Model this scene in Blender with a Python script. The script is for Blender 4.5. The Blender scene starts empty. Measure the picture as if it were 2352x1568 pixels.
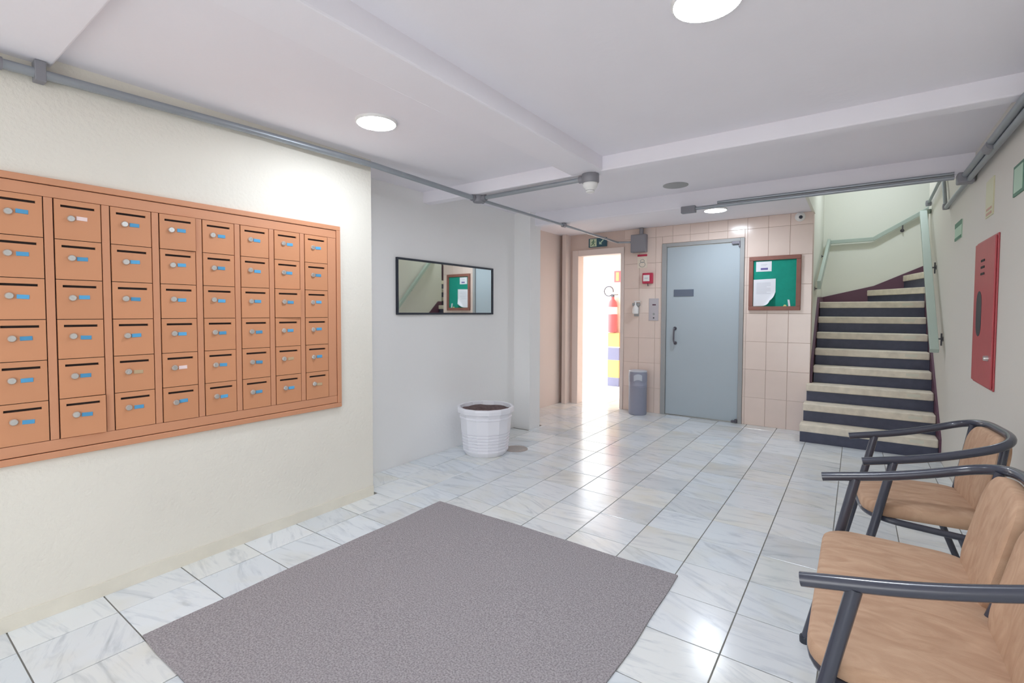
import bpy, bmesh, math, random
from mathutils import Vector, Matrix
random.seed(7)
SC = bpy.context.scene
COL = SC.collection
PI = math.pi

# ------------------------------------------------------------------ camera
cd = bpy.data.cameras.new('camera'); cam = bpy.data.objects.new('camera', cd); COL.objects.link(cam)
YAW, PITCH, ROLL = -.619105, -.0361087, .00276497
fw = Vector((math.sin(YAW)*math.cos(PITCH), math.cos(YAW)*math.cos(PITCH), math.sin(PITCH)))
rt = Vector((math.cos(YAW), -math.sin(YAW), 0)); up = rt.cross(fw)
r2 = math.cos(ROLL)*rt + math.sin(ROLL)*up; u2 = -math.sin(ROLL)*rt + math.cos(ROLL)*up
M = Matrix((r2, u2, -fw)).transposed().to_4x4(); M.translation = Vector((0, 0, 1.30))
cam.matrix_world = M
cd.sensor_fit = 'HORIZONTAL'; cd.sensor_width = 36.0; cd.lens = 1111.43/2352*36.0
cd.shift_y = -26.5/2352; cd.clip_start = .02; cd.clip_end = 200
SC.camera = cam

# ------------------------------------------------------------------ world, exposure
w = bpy.data.worlds.new('world'); SC.world = w; w.use_nodes = True
bg = w.node_tree.nodes['Background']
bg.inputs['Color'].default_value = (.97, .985, 1.0, 1); bg.inputs['Strength'].default_value = 5.0
SC.view_settings.view_transform = 'Standard'; SC.view_settings.look = 'None'
SC.view_settings.gamma = 1; SC.view_settings.use_curve_mapping = False
SC.view_settings.exposure = 0.0
LAMP = 118.0            # radiance of the LED ceiling discs
LAMPCOL = (.84, .91, 1.0)
SC.cycles.max_bounces = 14; SC.cycles.diffuse_bounces = 10; SC.cycles.glossy_bounces = 6
SC.cycles.sample_clamp_indirect = 6.0; SC.cycles.caustics_reflective = False; SC.cycles.caustics_refractive = False

# ------------------------------------------------------------------ materials
def lin(c):
    return tuple(((v/255)/12.92 if v/255 <= .04045 else ((v/255+.055)/1.055)**2.4) for v in c)
def mat(name, rgb, rough=.6, metal=0.0, spec=.5, bump=0, bscale=60, var=0.0, vscale=3.0, rand=0.0, emit=0, coat=0.0):
    m = bpy.data.materials.new(name); m.use_nodes = True
    nt = m.node_tree; N = nt.nodes; L = nt.links; b = N['Principled BSDF']
    c = lin(rgb); b.inputs['Base Color'].default_value = (*c, 1)
    b.inputs['Roughness'].default_value = rough; b.inputs['Metallic'].default_value = metal
    b.inputs['Specular IOR Level'].default_value = spec
    b.inputs['Coat Weight'].default_value = coat
    tc = N.new('ShaderNodeTexCoord')
    src = None
    if var:
        n = N.new('ShaderNodeTexNoise'); n.inputs['Scale'].default_value = vscale; n.inputs['Detail'].default_value = 5
        L.new(tc.outputs['Object'], n.inputs['Vector'])
        mr = N.new('ShaderNodeMapRange'); mr.inputs['From Min'].default_value = .3; mr.inputs['From Max'].default_value = .7
        mr.inputs['To Min'].default_value = 1-var; mr.inputs['To Max'].default_value = 1+var
        L.new(n.outputs['Fac'], mr.inputs['Value']); src = mr.outputs['Result']
    if rand:
        oi = N.new('ShaderNodeObjectInfo'); mr2 = N.new('ShaderNodeMapRange')
        mr2.inputs['To Min'].default_value = 1-rand; mr2.inputs['To Max'].default_value = 1+rand
        L.new(oi.outputs['Random'], mr2.inputs['Value'])
        if src:
            mm = N.new('ShaderNodeMath'); mm.operation = 'MULTIPLY'
            L.new(src, mm.inputs[0]); L.new(mr2.outputs['Result'], mm.inputs[1]); src = mm.outputs[0]
        else: src = mr2.outputs['Result']
    if src:
        vm = N.new('ShaderNodeVectorMath'); vm.operation = 'SCALE'; vm.inputs[0].default_value = c
        L.new(src, vm.inputs['Scale']); L.new(vm.outputs[0], b.inputs['Base Color'])
    if bump:
        nb = N.new('ShaderNodeTexNoise'); nb.inputs['Scale'].default_value = bscale; nb.inputs['Detail'].default_value = 4
        L.new(tc.outputs['Object'], nb.inputs['Vector'])
        bp = N.new('ShaderNodeBump'); bp.inputs['Strength'].default_value = bump; bp.inputs['Distance'].default_value = .01
        L.new(nb.outputs['Fac'], bp.inputs['Height']); L.new(bp.outputs['Normal'], b.inputs['Normal'])
    if emit:
        b.inputs['Emission Color'].default_value = (*c, 1); b.inputs['Emission Strength'].default_value = emit
    return m

M_ = {}
M_['wall'] = mat('cream plaster', (228, 224, 213), .75, bump=.35, bscale=55, var=.02, vscale=2)
M_['wall2'] = mat('smooth cream paint', (238, 238, 237), .6, bump=.08, bscale=40)
M_['wallr'] = mat('beige paint', (217, 213, 204), .6, bump=.1, bscale=40)
M_['wallpink'] = mat('pinkish beige paint', (224, 211, 204), .55)
M_['stairwall'] = mat('pale green cream paint', (226, 228, 217), .6, bump=.06)
M_['ceil'] = mat('ceiling paint', (237, 235, 241), .8, bump=.12, bscale=25, var=.01)
M_['baseb'] = mat('scuffed plaster base', (222, 217, 203), .7, bump=.2, var=.06, vscale=6)
M_['grout'] = mat('floor grout', (128, 126, 120), .8)
M_['wgrout'] = mat('wall grout', (208, 190, 180), .8)
M_['wtile'] = mat('glazed peach tile', (226, 208, 197), .18, var=.02, vscale=5, rand=.02)
M_['mail'] = mat('orange brown enamel', (206, 145, 106), .42, rand=.03)
M_['mailframe'] = mat('orange brown enamel frame', (205, 146, 111), .42, var=.02)
M_['dark'] = mat('dark gap', (38, 30, 28), .8)
M_['chrome'] = mat('worn chrome', (215, 215, 212), .3, .75)
M_['lblue'] = mat('blue label', (84, 160, 205), .5, rand=.18)
M_['lwhite'] = mat('white label', (238, 215, 212), .5)
M_['ltan'] = mat('faded tan label', (190, 165, 130), .5)
M_['galv'] = mat('galvanised steel', (160, 166, 172), .38, .55, var=.05, vscale=8)
M_['galvdark'] = mat('grey cast box', (140, 140, 146), .5, .2)
M_['black'] = mat('black tube paint', (60, 63, 76), .26, coat=.3)
M_['tan'] = None
M_['greymetal'] = mat('grey blue painted steel', (172, 184, 191), .42, var=.015, vscale=2)
M_['greyframe'] = mat('grey frame paint', (158, 160, 160), .5)
M_['plate'] = mat('dark grey plate', (98, 108, 124), .45)
M_['handle'] = mat('dark metal handle', (98, 96, 104), .4, .4)
M_['woodframe'] = mat('reddish wood', (140, 92, 80), .5, var=.1, vscale=14)
M_['felt'] = mat('green felt', (24, 148, 128), .95, bump=.3, bscale=300, var=.05, vscale=20)
M_['paper'] = mat('white paper', (230, 232, 238), .7)
M_['violet'] = mat('violet print', (110, 100, 160), .7)
M_['greyprint'] = mat('grey print', (196, 198, 206), .7)
M_['yellow'] = mat('yellow paper', (225, 225, 150), .7)
M_['mirror'] = mat('mirror glass', (236, 240, 236), .02, 1.0)
M_['blackframe'] = mat('black frame', (40, 46, 58), .4)
M_['potwhite'] = mat('white plastic', (232, 232, 238), .35)
M_['soil'] = mat('dry soil', (104, 84, 84), .95, bump=1.0, bscale=70, var=.35, vscale=40)
M_['drain'] = mat('worn drain cover', (168, 158, 152), .5, var=.08, vscale=20)
M_['cream'] = mat('cream sign', (226, 216, 200), .5)
M_['bin'] = mat('grey plastic bin', (146, 149, 166), .45)
M_['binlid'] = mat('light grey lid', (190, 195, 205), .4)
M_['steel'] = mat('brushed steel', (188, 184, 190), .4, .4)
M_['red'] = mat('red plastic', (190, 50, 80), .4)
M_['redbox'] = mat('red enamel', (182, 78, 84), .42, var=.04, vscale=10)
M_['white'] = mat('white plastic small', (232, 232, 230), .4)
M_['greensign'] = mat('green sign', (70, 118, 96), .5)
M_['palesign'] = mat('pale photoluminescent', (196, 212, 180), .5)
M_['teal'] = mat('dark teal', (48, 88, 104), .5)
M_['palegreen'] = mat('pale green sign', (176, 205, 182), .5)
M_['ysign'] = mat('pale yellow acrylic', (205, 203, 170), .4)
M_['rsign'] = mat('faded red print', (196, 150, 132), .5)
M_['railgreen'] = mat('pale grey green paint', (172, 186, 176), .4)
M_['tread'] = mat('worn granilite', (222, 213, 196), .55, bump=.15, bscale=120, var=.12, vscale=14)
M_['stripmark'] = mat('pale anti slip mark', (216, 214, 198), .6)
M_['riser'] = mat('dark slate riser', (70, 74, 94), .55, var=.12, vscale=20)
M_['maroon'] = mat('maroon skirting paint', (94, 60, 78), .5)
M_['exred'] = mat('extinguisher red', (204, 100, 104), .35)
M_['stripey'] = mat('yellow band', (206, 176, 112), .5)
M_['stripeb'] = mat('blue grey band', (128, 130, 158), .5)
M_['orange'] = mat('orange sign', (225, 110, 60), .5)
M_['outwhite'] = mat('white render', (240, 238, 232), .8)
M_['outground'] = mat('pale paving', (225, 222, 215), .6)
M_['outpeach'] = mat('peach paint', (240, 222, 208), .6)
m = bpy.data.materials.new('led diffuser'); m.use_nodes = True
b = m.node_tree.nodes['Principled BSDF']; b.inputs['Base Color'].default_value = (.8, .8, .8, 1)
b.inputs['Emission Color'].default_value = (*LAMPCOL, 1); b.inputs['Emission Strength'].default_value = LAMP
M_['led'] = m

def marble():
    m = bpy.data.materials.new('white marble'); m.use_nodes = True
    nt = m.node_tree; N = nt.nodes; L = nt.links; b = N['Principled BSDF']
    tc = N.new('ShaderNodeTexCoord'); oi = N.new('ShaderNodeObjectInfo')
    cx = N.new('ShaderNodeCombineXYZ')
    m1 = N.new('ShaderNodeMath'); m1.operation = 'MULTIPLY'; m1.inputs[1].default_value = 57.0
    m2 = N.new('ShaderNodeMath'); m2.operation = 'MULTIPLY'; m2.inputs[1].default_value = 131.0
    L.new(oi.outputs['Random'], m1.inputs[0]); L.new(oi.outputs['Random'], m2.inputs[0])
    L.new(m1.outputs[0], cx.inputs[0]); L.new(m2.outputs[0], cx.inputs[1])
    add = N.new('ShaderNodeVectorMath'); add.operation = 'ADD'
    L.new(tc.outputs['Object'], add.inputs[0]); L.new(cx.outputs[0], add.inputs[1])
    # rotate veins per tile around a common drift
    rot = N.new('ShaderNodeVectorRotate'); rot.rotation_type = 'Z_AXIS'
    mr = N.new('ShaderNodeMapRange'); mr.inputs['To Min'].default_value = -.45; mr.inputs['To Max'].default_value = .55
    m3 = N.new('ShaderNodeMath'); m3.operation = 'MULTIPLY'; m3.inputs[1].default_value = 7.13
    fr = N.new('ShaderNodeMath'); fr.operation = 'FRACT'
    L.new(oi.outputs['Random'], m3.inputs[0]); L.new(m3.outputs[0], fr.inputs[0]); L.new(fr.outputs[0], mr.inputs['Value'])
    L.new(add.outputs[0], rot.inputs['Vector']); L.new(mr.outputs[0], rot.inputs['Angle'])
    mp = N.new('ShaderNodeMapping'); mp.inputs['Scale'].default_value = (1.6, 9.0, 1)
    L.new(rot.outputs[0], mp.inputs['Vector'])
    n1 = N.new('ShaderNodeTexNoise'); n1.inputs['Scale'].default_value = 2.2; n1.inputs['Detail'].default_value = 8
    n1.inputs['Roughness'].default_value = .62; n1.inputs['Distortion'].default_value = .9
    L.new(mp.outputs[0], n1.inputs['Vector'])
    cr = N.new('ShaderNodeValToRGB')
    e = cr.color_ramp.elements
    e[0].position = .27; e[0].color = (*lin((186, 192, 197)), 1)
    e[1].position = .50; e[1].color = (*lin((222, 226, 229)), 1)
    k = e.new(.40); k.color = (*lin((209, 214, 219)), 1)
    L.new(n1.outputs['Fac'], cr.inputs['Fac'])
    # warm cloudy stains
    n2 = N.new('ShaderNodeTexNoise'); n2.inputs['Scale'].default_value = 3.4; n2.inputs['Detail'].default_value = 3
    L.new(add.outputs[0], n2.inputs['Vector'])
    cr2 = N.new('ShaderNodeValToRGB'); cr2.color_ramp.elements[0].position = .5; cr2.color_ramp.elements[1].position = .75
    cr2.color_ramp.elements[0].color = (0, 0, 0, 1); cr2.color_ramp.elements[1].color = (.55, .55, .55, 1)
    L.new(n2.outputs['Fac'], cr2.inputs['Fac'])
    mx = N.new('ShaderNodeMix'); mx.data_type = 'RGBA'
    L.new(cr2.outputs[0], mx.inputs['Factor']); L.new(cr.outputs[0], mx.inputs[6]); mx.inputs[7].default_value = (*lin((216, 213, 200)), 1)
    # per tile tint
    mr2 = N.new('ShaderNodeMapRange'); mr2.inputs['To Min'].default_value = .93; mr2.inputs['To Max'].default_value = 1.10
    L.new(oi.outputs['Random'], mr2.inputs['Value'])
    sc = N.new('ShaderNodeVectorMath'); sc.operation = 'SCALE'
    L.new(mx.outputs[2], sc.inputs[0]); L.new(mr2.outputs[0], sc.inputs['Scale'])
    f2 = N.new('ShaderNodeMath'); f2.operation = 'MULTIPLY'; f2.inputs[1].default_value = 23.7
    f3 = N.new('ShaderNodeMath'); f3.operation = 'FRACT'
    L.new(oi.outputs['Random'], f2.inputs[0]); L.new(f2.outputs[0], f3.inputs[0])
    cr3 = N.new('ShaderNodeValToRGB'); e3 = cr3.color_ramp.elements
    e3[0].position = .15; e3[0].color = (.95, .98, 1.0, 1); e3[1].position = .9; e3[1].color = (1.0, .99, .95, 1)
    k3 = e3.new(.55); k3.color = (.98, .985, .985, 1)
    L.new(f3.outputs[0], cr3.inputs['Fac'])
    tint = N.new('ShaderNodeVectorMath'); tint.operation = 'MULTIPLY'
    L.new(sc.outputs[0], tint.inputs[0]); L.new(cr3.outputs[0], tint.inputs[1])
    L.new(tint.outputs[0], b.inputs['Base Color'])
    nr = N.new('ShaderNodeMapRange'); nr.inputs['To Min'].default_value = .11; nr.inputs['To Max'].default_value = .25
    L.new(n2.outputs['Fac'], nr.inputs['Value']); L.new(nr.outputs[0], b.inputs['Roughness'])
    b.inputs['Specular IOR Level'].default_value = .5
    return m
M_['marble'] = marble()

def carpet_mat():
    m = bpy.data.materials.new('grey loop carpet'); m.use_nodes = True
    nt = m.node_tree; N = nt.nodes; L = nt.links; b = N['Principled BSDF']
    tc = N.new('ShaderNodeTexCoord')
    n = N.new('ShaderNodeTexNoise'); n.inputs['Scale'].default_value = 150; n.inputs['Detail'].default_value = 3
    L.new(tc.outputs['Object'], n.inputs['Vector'])
    cr = N.new('ShaderNodeValToRGB'); e = cr.color_ramp.elements
    e[0].position = .35; e[0].color = (*lin((134, 130, 133)), 1); e[1].position = .65; e[1].color = (*lin((172, 167, 170)), 1)
    L.new(n.outputs['Fac'], cr.inputs['Fac']); L.new(cr.outputs[0], b.inputs['Base Color'])
    b.inputs['Roughness'].default_value = .98; b.inputs['Specular IOR Level'].default_value = .1
    bp = N.new('ShaderNodeBump'); bp.inputs['Strength'].default_value = .5; bp.inputs['Distance'].default_value = .004
    L.new(n.outputs['Fac'], bp.inputs['Height']); L.new(bp.outputs['Normal'], b.inputs['Normal'])
    return m
M_['carpet'] = carpet_mat()

def tan_mat():
    m = bpy.data.materials.new('tan upholstery'); m.use_nodes = True
    nt = m.node_tree; N = nt.nodes; L = nt.links; b = N['Principled BSDF']
    tc = N.new('ShaderNodeTexCoord')
    mp = N.new('ShaderNodeMapping'); mp.inputs['Scale'].default_value = (3, 9, 4); mp.inputs['Rotation'].default_value = (0, 0, .5)
    L.new(tc.outputs['Object'], mp.inputs['Vector'])
    n = N.new('ShaderNodeTexNoise'); n.inputs['Scale'].default_value = 2.4; n.inputs['Detail'].default_value = 6; n.inputs['Distortion'].default_value = 1.5
    L.new(mp.outputs[0], n.inputs['Vector'])
    cr = N.new('ShaderNodeValToRGB'); e = cr.color_ramp.elements
    e[0].position = .32; e[0].color = (*lin((178, 144, 118)), 1); e[1].position = .7; e[1].color = (*lin((198, 165, 138)), 1)
    L.new(n.outputs['Fac'], cr.inputs['Fac']); L.new(cr.outputs[0], b.inputs['Base Color'])
    b.inputs['Roughness'].default_value = .75; b.inputs['Specular IOR Level'].default_value = .3
    n2 = N.new('ShaderNodeTexNoise'); n2.inputs['Scale'].default_value = 420
    L.new(tc.outputs['Object'], n2.inputs['Vector'])
    ad = N.new('ShaderNodeMath'); ad.operation = 'ADD'
    L.new(n.outputs['Fac'], ad.inputs[0])
    ml = N.new('ShaderNodeMath'); ml.operation = 'MULTIPLY'; ml.inputs[1].default_value = .25
    L.new(n2.outputs['Fac'], ml.inputs[0]); L.new(ml.outputs[0], ad.inputs[1])
    bp = N.new('ShaderNodeBump'); bp.inputs['Strength'].default_value = .25; bp.inputs['Distance'].default_value = .012
    L.new(ad.outputs[0], bp.inputs['Height']); L.new(bp.outputs['Normal'], b.inputs['Normal'])
    return m
M_['tan'] = tan_mat()

# ------------------------------------------------------------------ mesh helpers
class MB:
    def __init__(s): s.v = []; s.f = []
    def add(s, v, f):
        o = len(s.v); s.v += [tuple(x) for x in v]; s.f += [tuple(i+o for i in q) for q in f]; return s
    def box(s, x0, x1, y0, y1, z0, z1):
        v = [(x0, y0, z0), (x1, y0, z0), (x1, y1, z0), (x0, y1, z0), (x0, y0, z1), (x1, y0, z1), (x1, y1, z1), (x0, y1, z1)]
        return s.add(v, [(0, 3, 2, 1), (4, 5, 6, 7), (0, 1, 5, 4), (1, 2, 6, 5), (2, 3, 7, 6), (3, 0, 4, 7)])
    def cham(s, x0, x1, y0, y1, z0, z1, c, face='+z'):
        # box whose front face is chamfered by c (pieces laid proud of a joint)
        ax = 'xyz'.index(face[1]); sg = face[0] == '+'
        lo = [x0, y0, z0]; hi = [x1, y1, z1]
        a, b = [i for i in range(3) if i != ax]
        back, mid, front = (lo[ax], hi[ax]-c, hi[ax]) if sg else (hi[ax], lo[ax]+c, lo[ax])
        def ring(d, ins):
            out = []
            for (p, q) in ((lo[a]+ins, lo[b]+ins), (hi[a]-ins, lo[b]+ins), (hi[a]-ins, hi[b]-ins), (lo[a]+ins, hi[b]-ins)):
                t = [0, 0, 0]; t[ax] = d; t[a] = p; t[b] = q; out.append(tuple(t))
            return out
        v = ring(back, 0)+ring(mid, 0)+ring(front, c)
        f = [(0, 1, 2, 3), (8, 9, 10, 11)]
        for k in (0, 4):
            for i in range(4): f.append((k+i, k+(i+1) % 4, k+4+(i+1) % 4, k+4+i))
        return s.add(v, f)
    def prism(s, poly, axis, a0, a1):
        # poly: list of 2D points in the plane normal to axis (x: (y,z), y: (x,z), z: (x,y))
        n = len(poly)
        def P(p, a):
            return {'x': (a, p[0], p[1]), 'y': (p[0], a, p[1]), 'z': (p[0], p[1], a)}[axis]
        v = [P(p, a0) for p in poly]+[P(p, a1) for p in poly]
        f = [tuple(range(n)), tuple(range(2*n-1, n-1, -1))]
        for i in range(n): f.append((i, (i+1) % n, n+(i+1) % n, n+i))
        return s.add(v, f)
    def tube(s, path, r, n=12, cap=True):
        P = [Vector(p) for p in path]; m = len(P)
        T = []
        for i in range(m):
            t = (P[min(i+1, m-1)]-P[max(i-1, 0)]); T.append(t.normalized())
        a = Vector((0, 0, 1)) if abs(T[0].z) < .9 else Vector((1, 0, 0))
        nrm = (a-T[0]*a.dot(T[0])).normalized(); v = []
        for i in range(m):
            nrm = (nrm-T[i]*nrm.dot(T[i])).normalized(); bn = T[i].cross(nrm)
            for k in range(n):
                an = 2*PI*k/n
                v.append(P[i]+r*(math.cos(an)*nrm+math.sin(an)*bn))
        f = []
        for i in range(m-1):
            for k in range(n):
                f.append((i*n+k, i*n+(k+1) % n, (i+1)*n+(k+1) % n, (i+1)*n+k))
        if cap: f.append(tuple(range(n-1, -1, -1))); f.append(tuple((m-1)*n+k for k in range(n)))
        return s.add(v, f)
    def lathe(s, prof, n=32, c=(0, 0, 0), axis='z', a0=0.0):
        v = []; f = []; m = len(prof)
        for (r, h) in prof:
            for k in range(n):
                an = 2*PI*k/n+a0; x, y = r*math.cos(an), r*math.sin(an)
                p = {'z': (x, y, h), 'y': (x, h, y), 'x': (h, x, y)}[axis]
                v.append((p[0]+c[0], p[1]+c[1], p[2]+c[2]))
        for i in range(m-1):
            for k in range(n): f.append((i*n+k, i*n+(k+1) % n, (i+1)*n+(k+1) % n, (i+1)*n+k))
        if prof[0][0] > 1e-6: f.append(tuple(range(n)))
        if prof[-1][0] > 1e-6: f.append(tuple((m-1)*n+k for k in range(n)))
        return s.add(v, f)
    def pad(s, w, d, t, r, dome, xf, nseg=8, edge=.35):
        # upholstered pad: rounded rectangle w (u) by d (v), thickness t, mapped by xf(u,v,h)
        out = []
        for (cx, cy, a) in ((w/2-r, d/2-r, 0), (-w/2+r, d/2-r, 90), (-w/2+r, -d/2+r, 180), (w/2-r, -d/2+r, 270)):
            for k in range(nseg+1):
                an = math.radians(a+90*k/nseg); out.append((cx+r*math.cos(an), cy+r*math.sin(an)))
        n = len(out)
        e = t*edge
        rings = [(.965, 0), (.99, e*.4), (1.0, e), (1.0, t-e), (.985, t-e*.4), (.95, t-.002)]
        for q in (.85, .65, .4, .15): rings.append((q, t+dome*(1-(q/.95)**2)))
        v = []; f = []
        for (sc, h) in rings:
            for (x, y) in out:
                # inset in absolute terms for the rim rings, proportional inside
                v.append(xf(x*sc, y*sc, h))
        for i in range(len(rings)-1):
            for k in range(n): f.append((i*n+k, i*n+(k+1) % n, (i+1)*n+(k+1) % n, (i+1)*n+k))
        f.append(tuple(range(n-1, -1, -1))); f.append(tuple((len(rings)-1)*n+k for k in range(n)))
        return s.add(v, f)

def rounded(pts, rad, n=7):
    # polyline with filleted inner corners
    P = [Vector(p) for p in pts]; out = [P[0]]
    for i in range(1, len(P)-1):
        r = rad[i-1] if isinstance(rad, (list, tuple)) else rad
        a, b, c = P[i-1], P[i], P[i+1]
        d1 = min(r, (a-b).length*.49); d2 = min(r, (c-b).length*.49)
        p, q = b+(a-b).normalized()*d1, b+(c-b).normalized()*d2
        for k in range(n+1):
            t = k/n; out.append(p*(1-t)**2+b*2*t*(1-t)+q*t*t)
    out.append(P[-1]); return out

def root_loc(o):
    while o.parent: o = o.parent
    return o.location
def mesh_of(name, mb, m, smooth=False, off=(0, 0, 0)):
    me = bpy.data.meshes.new(name)
    me.from_pydata([(v[0]-off[0], v[1]-off[1], v[2]-off[2]) for v in mb.v], [], mb.f)
    bm = bmesh.new(); bm.from_mesh(me); bmesh.ops.recalc_face_normals(bm, faces=bm.faces); bm.to_mesh(me); bm.free()
    me.materials.append(m)
    if smooth:
        for p in me.polygons: p.use_smooth = True
        try: me.set_sharp_from_angle(angle=math.radians(40))
        except Exception: pass
    return me
def link(name, me, parent=None, loc=(0, 0, 0)):
    o = bpy.data.objects.new(name, me); COL.objects.link(o); o.location = loc
    if parent: o.parent = parent
    return o
def obj(name, mb, m, parent=None, smooth=False, local=False, bevel=0, label=None):
    """one mesh object; coordinates are world ones unless local, the parent's root position is taken off"""
    off = root_loc(parent) if (parent and not local) else (0, 0, 0)
    o = link(name, mesh_of(name, mb, m, smooth, off), parent)
    if bevel:
        bv = o.modifiers.new('bevel', 'BEVEL'); bv.width = bevel; bv.segments = 2; bv.limit_method = 'ANGLE'; bv.angle_limit = math.radians(50)
    if label: o['label'] = label
    return o
def tag(o, label, cat, group=None, kind=None):
    o['label'] = label; o['category'] = cat
    if group: o['group'] = group
    if kind: o['kind'] = kind
    return o
def thing(name, label, cat, loc=(0, 0, 0), rotz=0, group=None, kind=None):
    o = bpy.data.objects.new(name, None); COL.objects.link(o); o.location = loc; o.rotation_euler = (0, 0, rotz)
    o.empty_display_size = .1
    return tag(o, label, cat, group, kind)
def copy_tree(o, parent=None):
    c = o.copy(); COL.objects.link(c)
    if parent: c.parent = parent
    for ch in list(o.children): copy_tree(ch, c)
    return c
def struct(name, mb, m, label, cat, parent=None):
    o = obj(name, mb, m, parent); o['kind'] = 'structure'
    if not parent: o['label'] = label; o['category'] = cat
    return o
B = lambda *a: MB().box(*a)

# ------------------------------------------------------------------ dimensions
XL, XR, XREC, XSIDE = -2.777, .632, -3.14, -3.48
YB, YS = 6.168, 8.05           # tiled back wall, stairwell end wall
ZC, ZH = 2.355, 2.40           # lobby ceiling, hall ceiling
XE = -.405                     # end of tiled wall (stair side)

# ------------------------------------------------------------------ room shell
wl = struct('wall_left', B(-3.4, XL, -2.3, 2.2, -.05, 2.6), M_['wall'], 'cream textured plaster wall behind the mailboxes', 'wall')
struct('wall_recess', B(-3.65, XREC, 2.2, 4.45, -.05, 2.6), M_['wall2'], 'smooth cream recessed wall carrying the mirror', 'wall')
struct('wall_column', B(-3.65, -2.93, 4.45, 4.66, -.05, 2.6), M_['wall2'], 'cream projecting pier past the mirror', 'wall')
struct('wall_side', B(-3.65, XSIDE, 4.66, YB+.14, -.05, 2.6), M_['wallpink'], 'pinkish wall beside the open exit doorway', 'wall')
struct('wall_right', MB().box(XR, .78, -2.3, 7.2, -.05, 3.7).box(.78, 2.6, 7.1, 7.2, -.05, 3.7), M_['wallr'],
       'beige wall behind the chairs with the red hose cabinet', 'wall')
# back wall with two openings
D1 = (-2.005, -1.112, 2.145)   # steel door opening
D2 = (-3.24, -2.592, 2.10)     # exit doorway
wb = struct('wall_back', MB().box(XSIDE, D2[0], YB, YB+.14, -.05, 2.6).box(D2[0], D2[1], YB, YB+.14, D2[2], 2.6)
            .box(D2[1], D1[0], YB, YB+.14, -.05, 2.6).box(D1[0], D1[1], YB, YB+.14, D1[2], 2.6)
            .box(D1[1], XE, YB, YB+.14, -.05, 2.6), M_['wgrout'], 'peach tiled end wall with the grey steel door', 'wall')
struct('wall_stairwell', MB().box(-.6, XE-.001, YB+.14, YS, -.05, 3.7).box(-.6, 2.6, YS, YS+.15, -.05, 3.7).box(2.6, 2.75, 6.85, YS+.15, -.05, 3.7),
       M_['stairwall'], 'pale greenish walls around the staircase', 'wall')
# closing wall behind the camera, with an assumed entrance opening added for daylight
struct('wall_front', MB().box(-3.4, -1.55, -2.45, -2.3, -.05, 2.6).box(-.1, .78, -2.45, -2.3, -.05, 2.6).box(-1.55, -.1, -2.45, -2.3, 2.15, 2.6),
       M_['wall2'], 'unseen cream wall around an opening added for daylight', 'wall')
# ceiling slab and its beams
ce = struct('ceiling', MB().box(-3.65, .78, -2.45, 3.05, ZC, ZC+.2).box(-3.65, .78, 3.05, 4.55, ZH, ZH+.2)
            .box(-3.65, XE, 4.55, YB+.14, ZH, ZH+.2), M_['ceil'], 'white painted ceiling with cross beams', 'ceiling')
def beam(mb): o = obj('beam', mb, M_['ceil'], ce, bevel=.008); return o
beam(B(-1.66, -1.425, .30, 3.05, 2.26, ZC+.05))
beam(B(-3.3, XR+.05, 3.05, 3.15, 2.26, ZH+.05))
beam(B(-3.3, XR+.05, 4.55, 4.67, 2.26, ZH+.05))
beam(B(-3.3, -1.425, .25, .56, 2.318, ZC+.05))
obj('stairwell_fascia', MB().box(XE-.02, XE+.006, 4.67, YB+.145, ZH-.004, 3.7).box(XE-.1, XR+.1, 4.58, 4.67, 2.45, 3.7), M_['stairwall'], ce)
obj('stairwell_soffit', B(-.6, 2.7, 4.5, YS+.15, 3.7, 3.85), M_['ceil'], ce)
# plaster base strip along the mailbox wall
bs = MB()
prev = None; yy = -2.2; top = .066
while yy < 2.19:
    y1 = min(2.2, yy+.18+random.random()*.1); t1 = .062+random.random()*.010
    bs.prism([(yy, 0), (y1, 0), (y1, t1), (yy, top)], 'x', XL-.02, XL+.006); yy = y1; top = t1
struct('baseboard_left', bs, M_['baseb'], 'scuffed plaster strip at the foot of the mailbox wall', 'baseboard')

# ------------------------------------------------------------------ floor tiles
fl = struct('floor', MB().box(-5.6, .78, -2.45, 8.2, -.08, -.004), M_['grout'], 'white veined marble tile floor with grey joints', 'floor')
TP, TX0, TY0, GAP = .3109, -.397, 2.549, .0048
tile_mesh = {}
def tile(x0, x1, y0, y1, far=False):
    w_, d_ = round(x1-x0-GAP, 3), round(y1-y0-GAP, 3)
    if (w_, d_) not in tile_mesh:
        tile_mesh[(w_, d_)] = mesh_of('floor_tile', MB().cham(-w_/2, w_/2, -d_/2, d_/2, -.012, 0, .0012), M_['marble'])
    o = link('floor_tile', tile_mesh[(w_, d_)], fl, ((x0+x1)/2, (y0+y1)/2, random.uniform(-.0005, .0005)))
    o.rotation_euler = (random.uniform(-.0012, .0012), random.uniform(-.0012, .0012), random.choice((0, PI)) if w_ == d_ else 0)
def xext(y):
    if y < 2.2: return XL, XR
    if y < 4.45: return XREC, XR
    if y < 4.66: return -2.93, XR
    if y < YB+.02: return XSIDE, XR
    return -5.2, -2.55
def vis(x, y):            # is a floor point inside the frame
    q = Vector((x, y, -1.3)); z = q.dot(fw)
    if z < .05: return False
    u = 1176+1111.43*q.dot(r2)/z; v = 757.5-1111.43*q.dot(u2)/z
    return -120 < u < 2480 and v < 1690
near = MB(); ntile = 0
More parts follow.
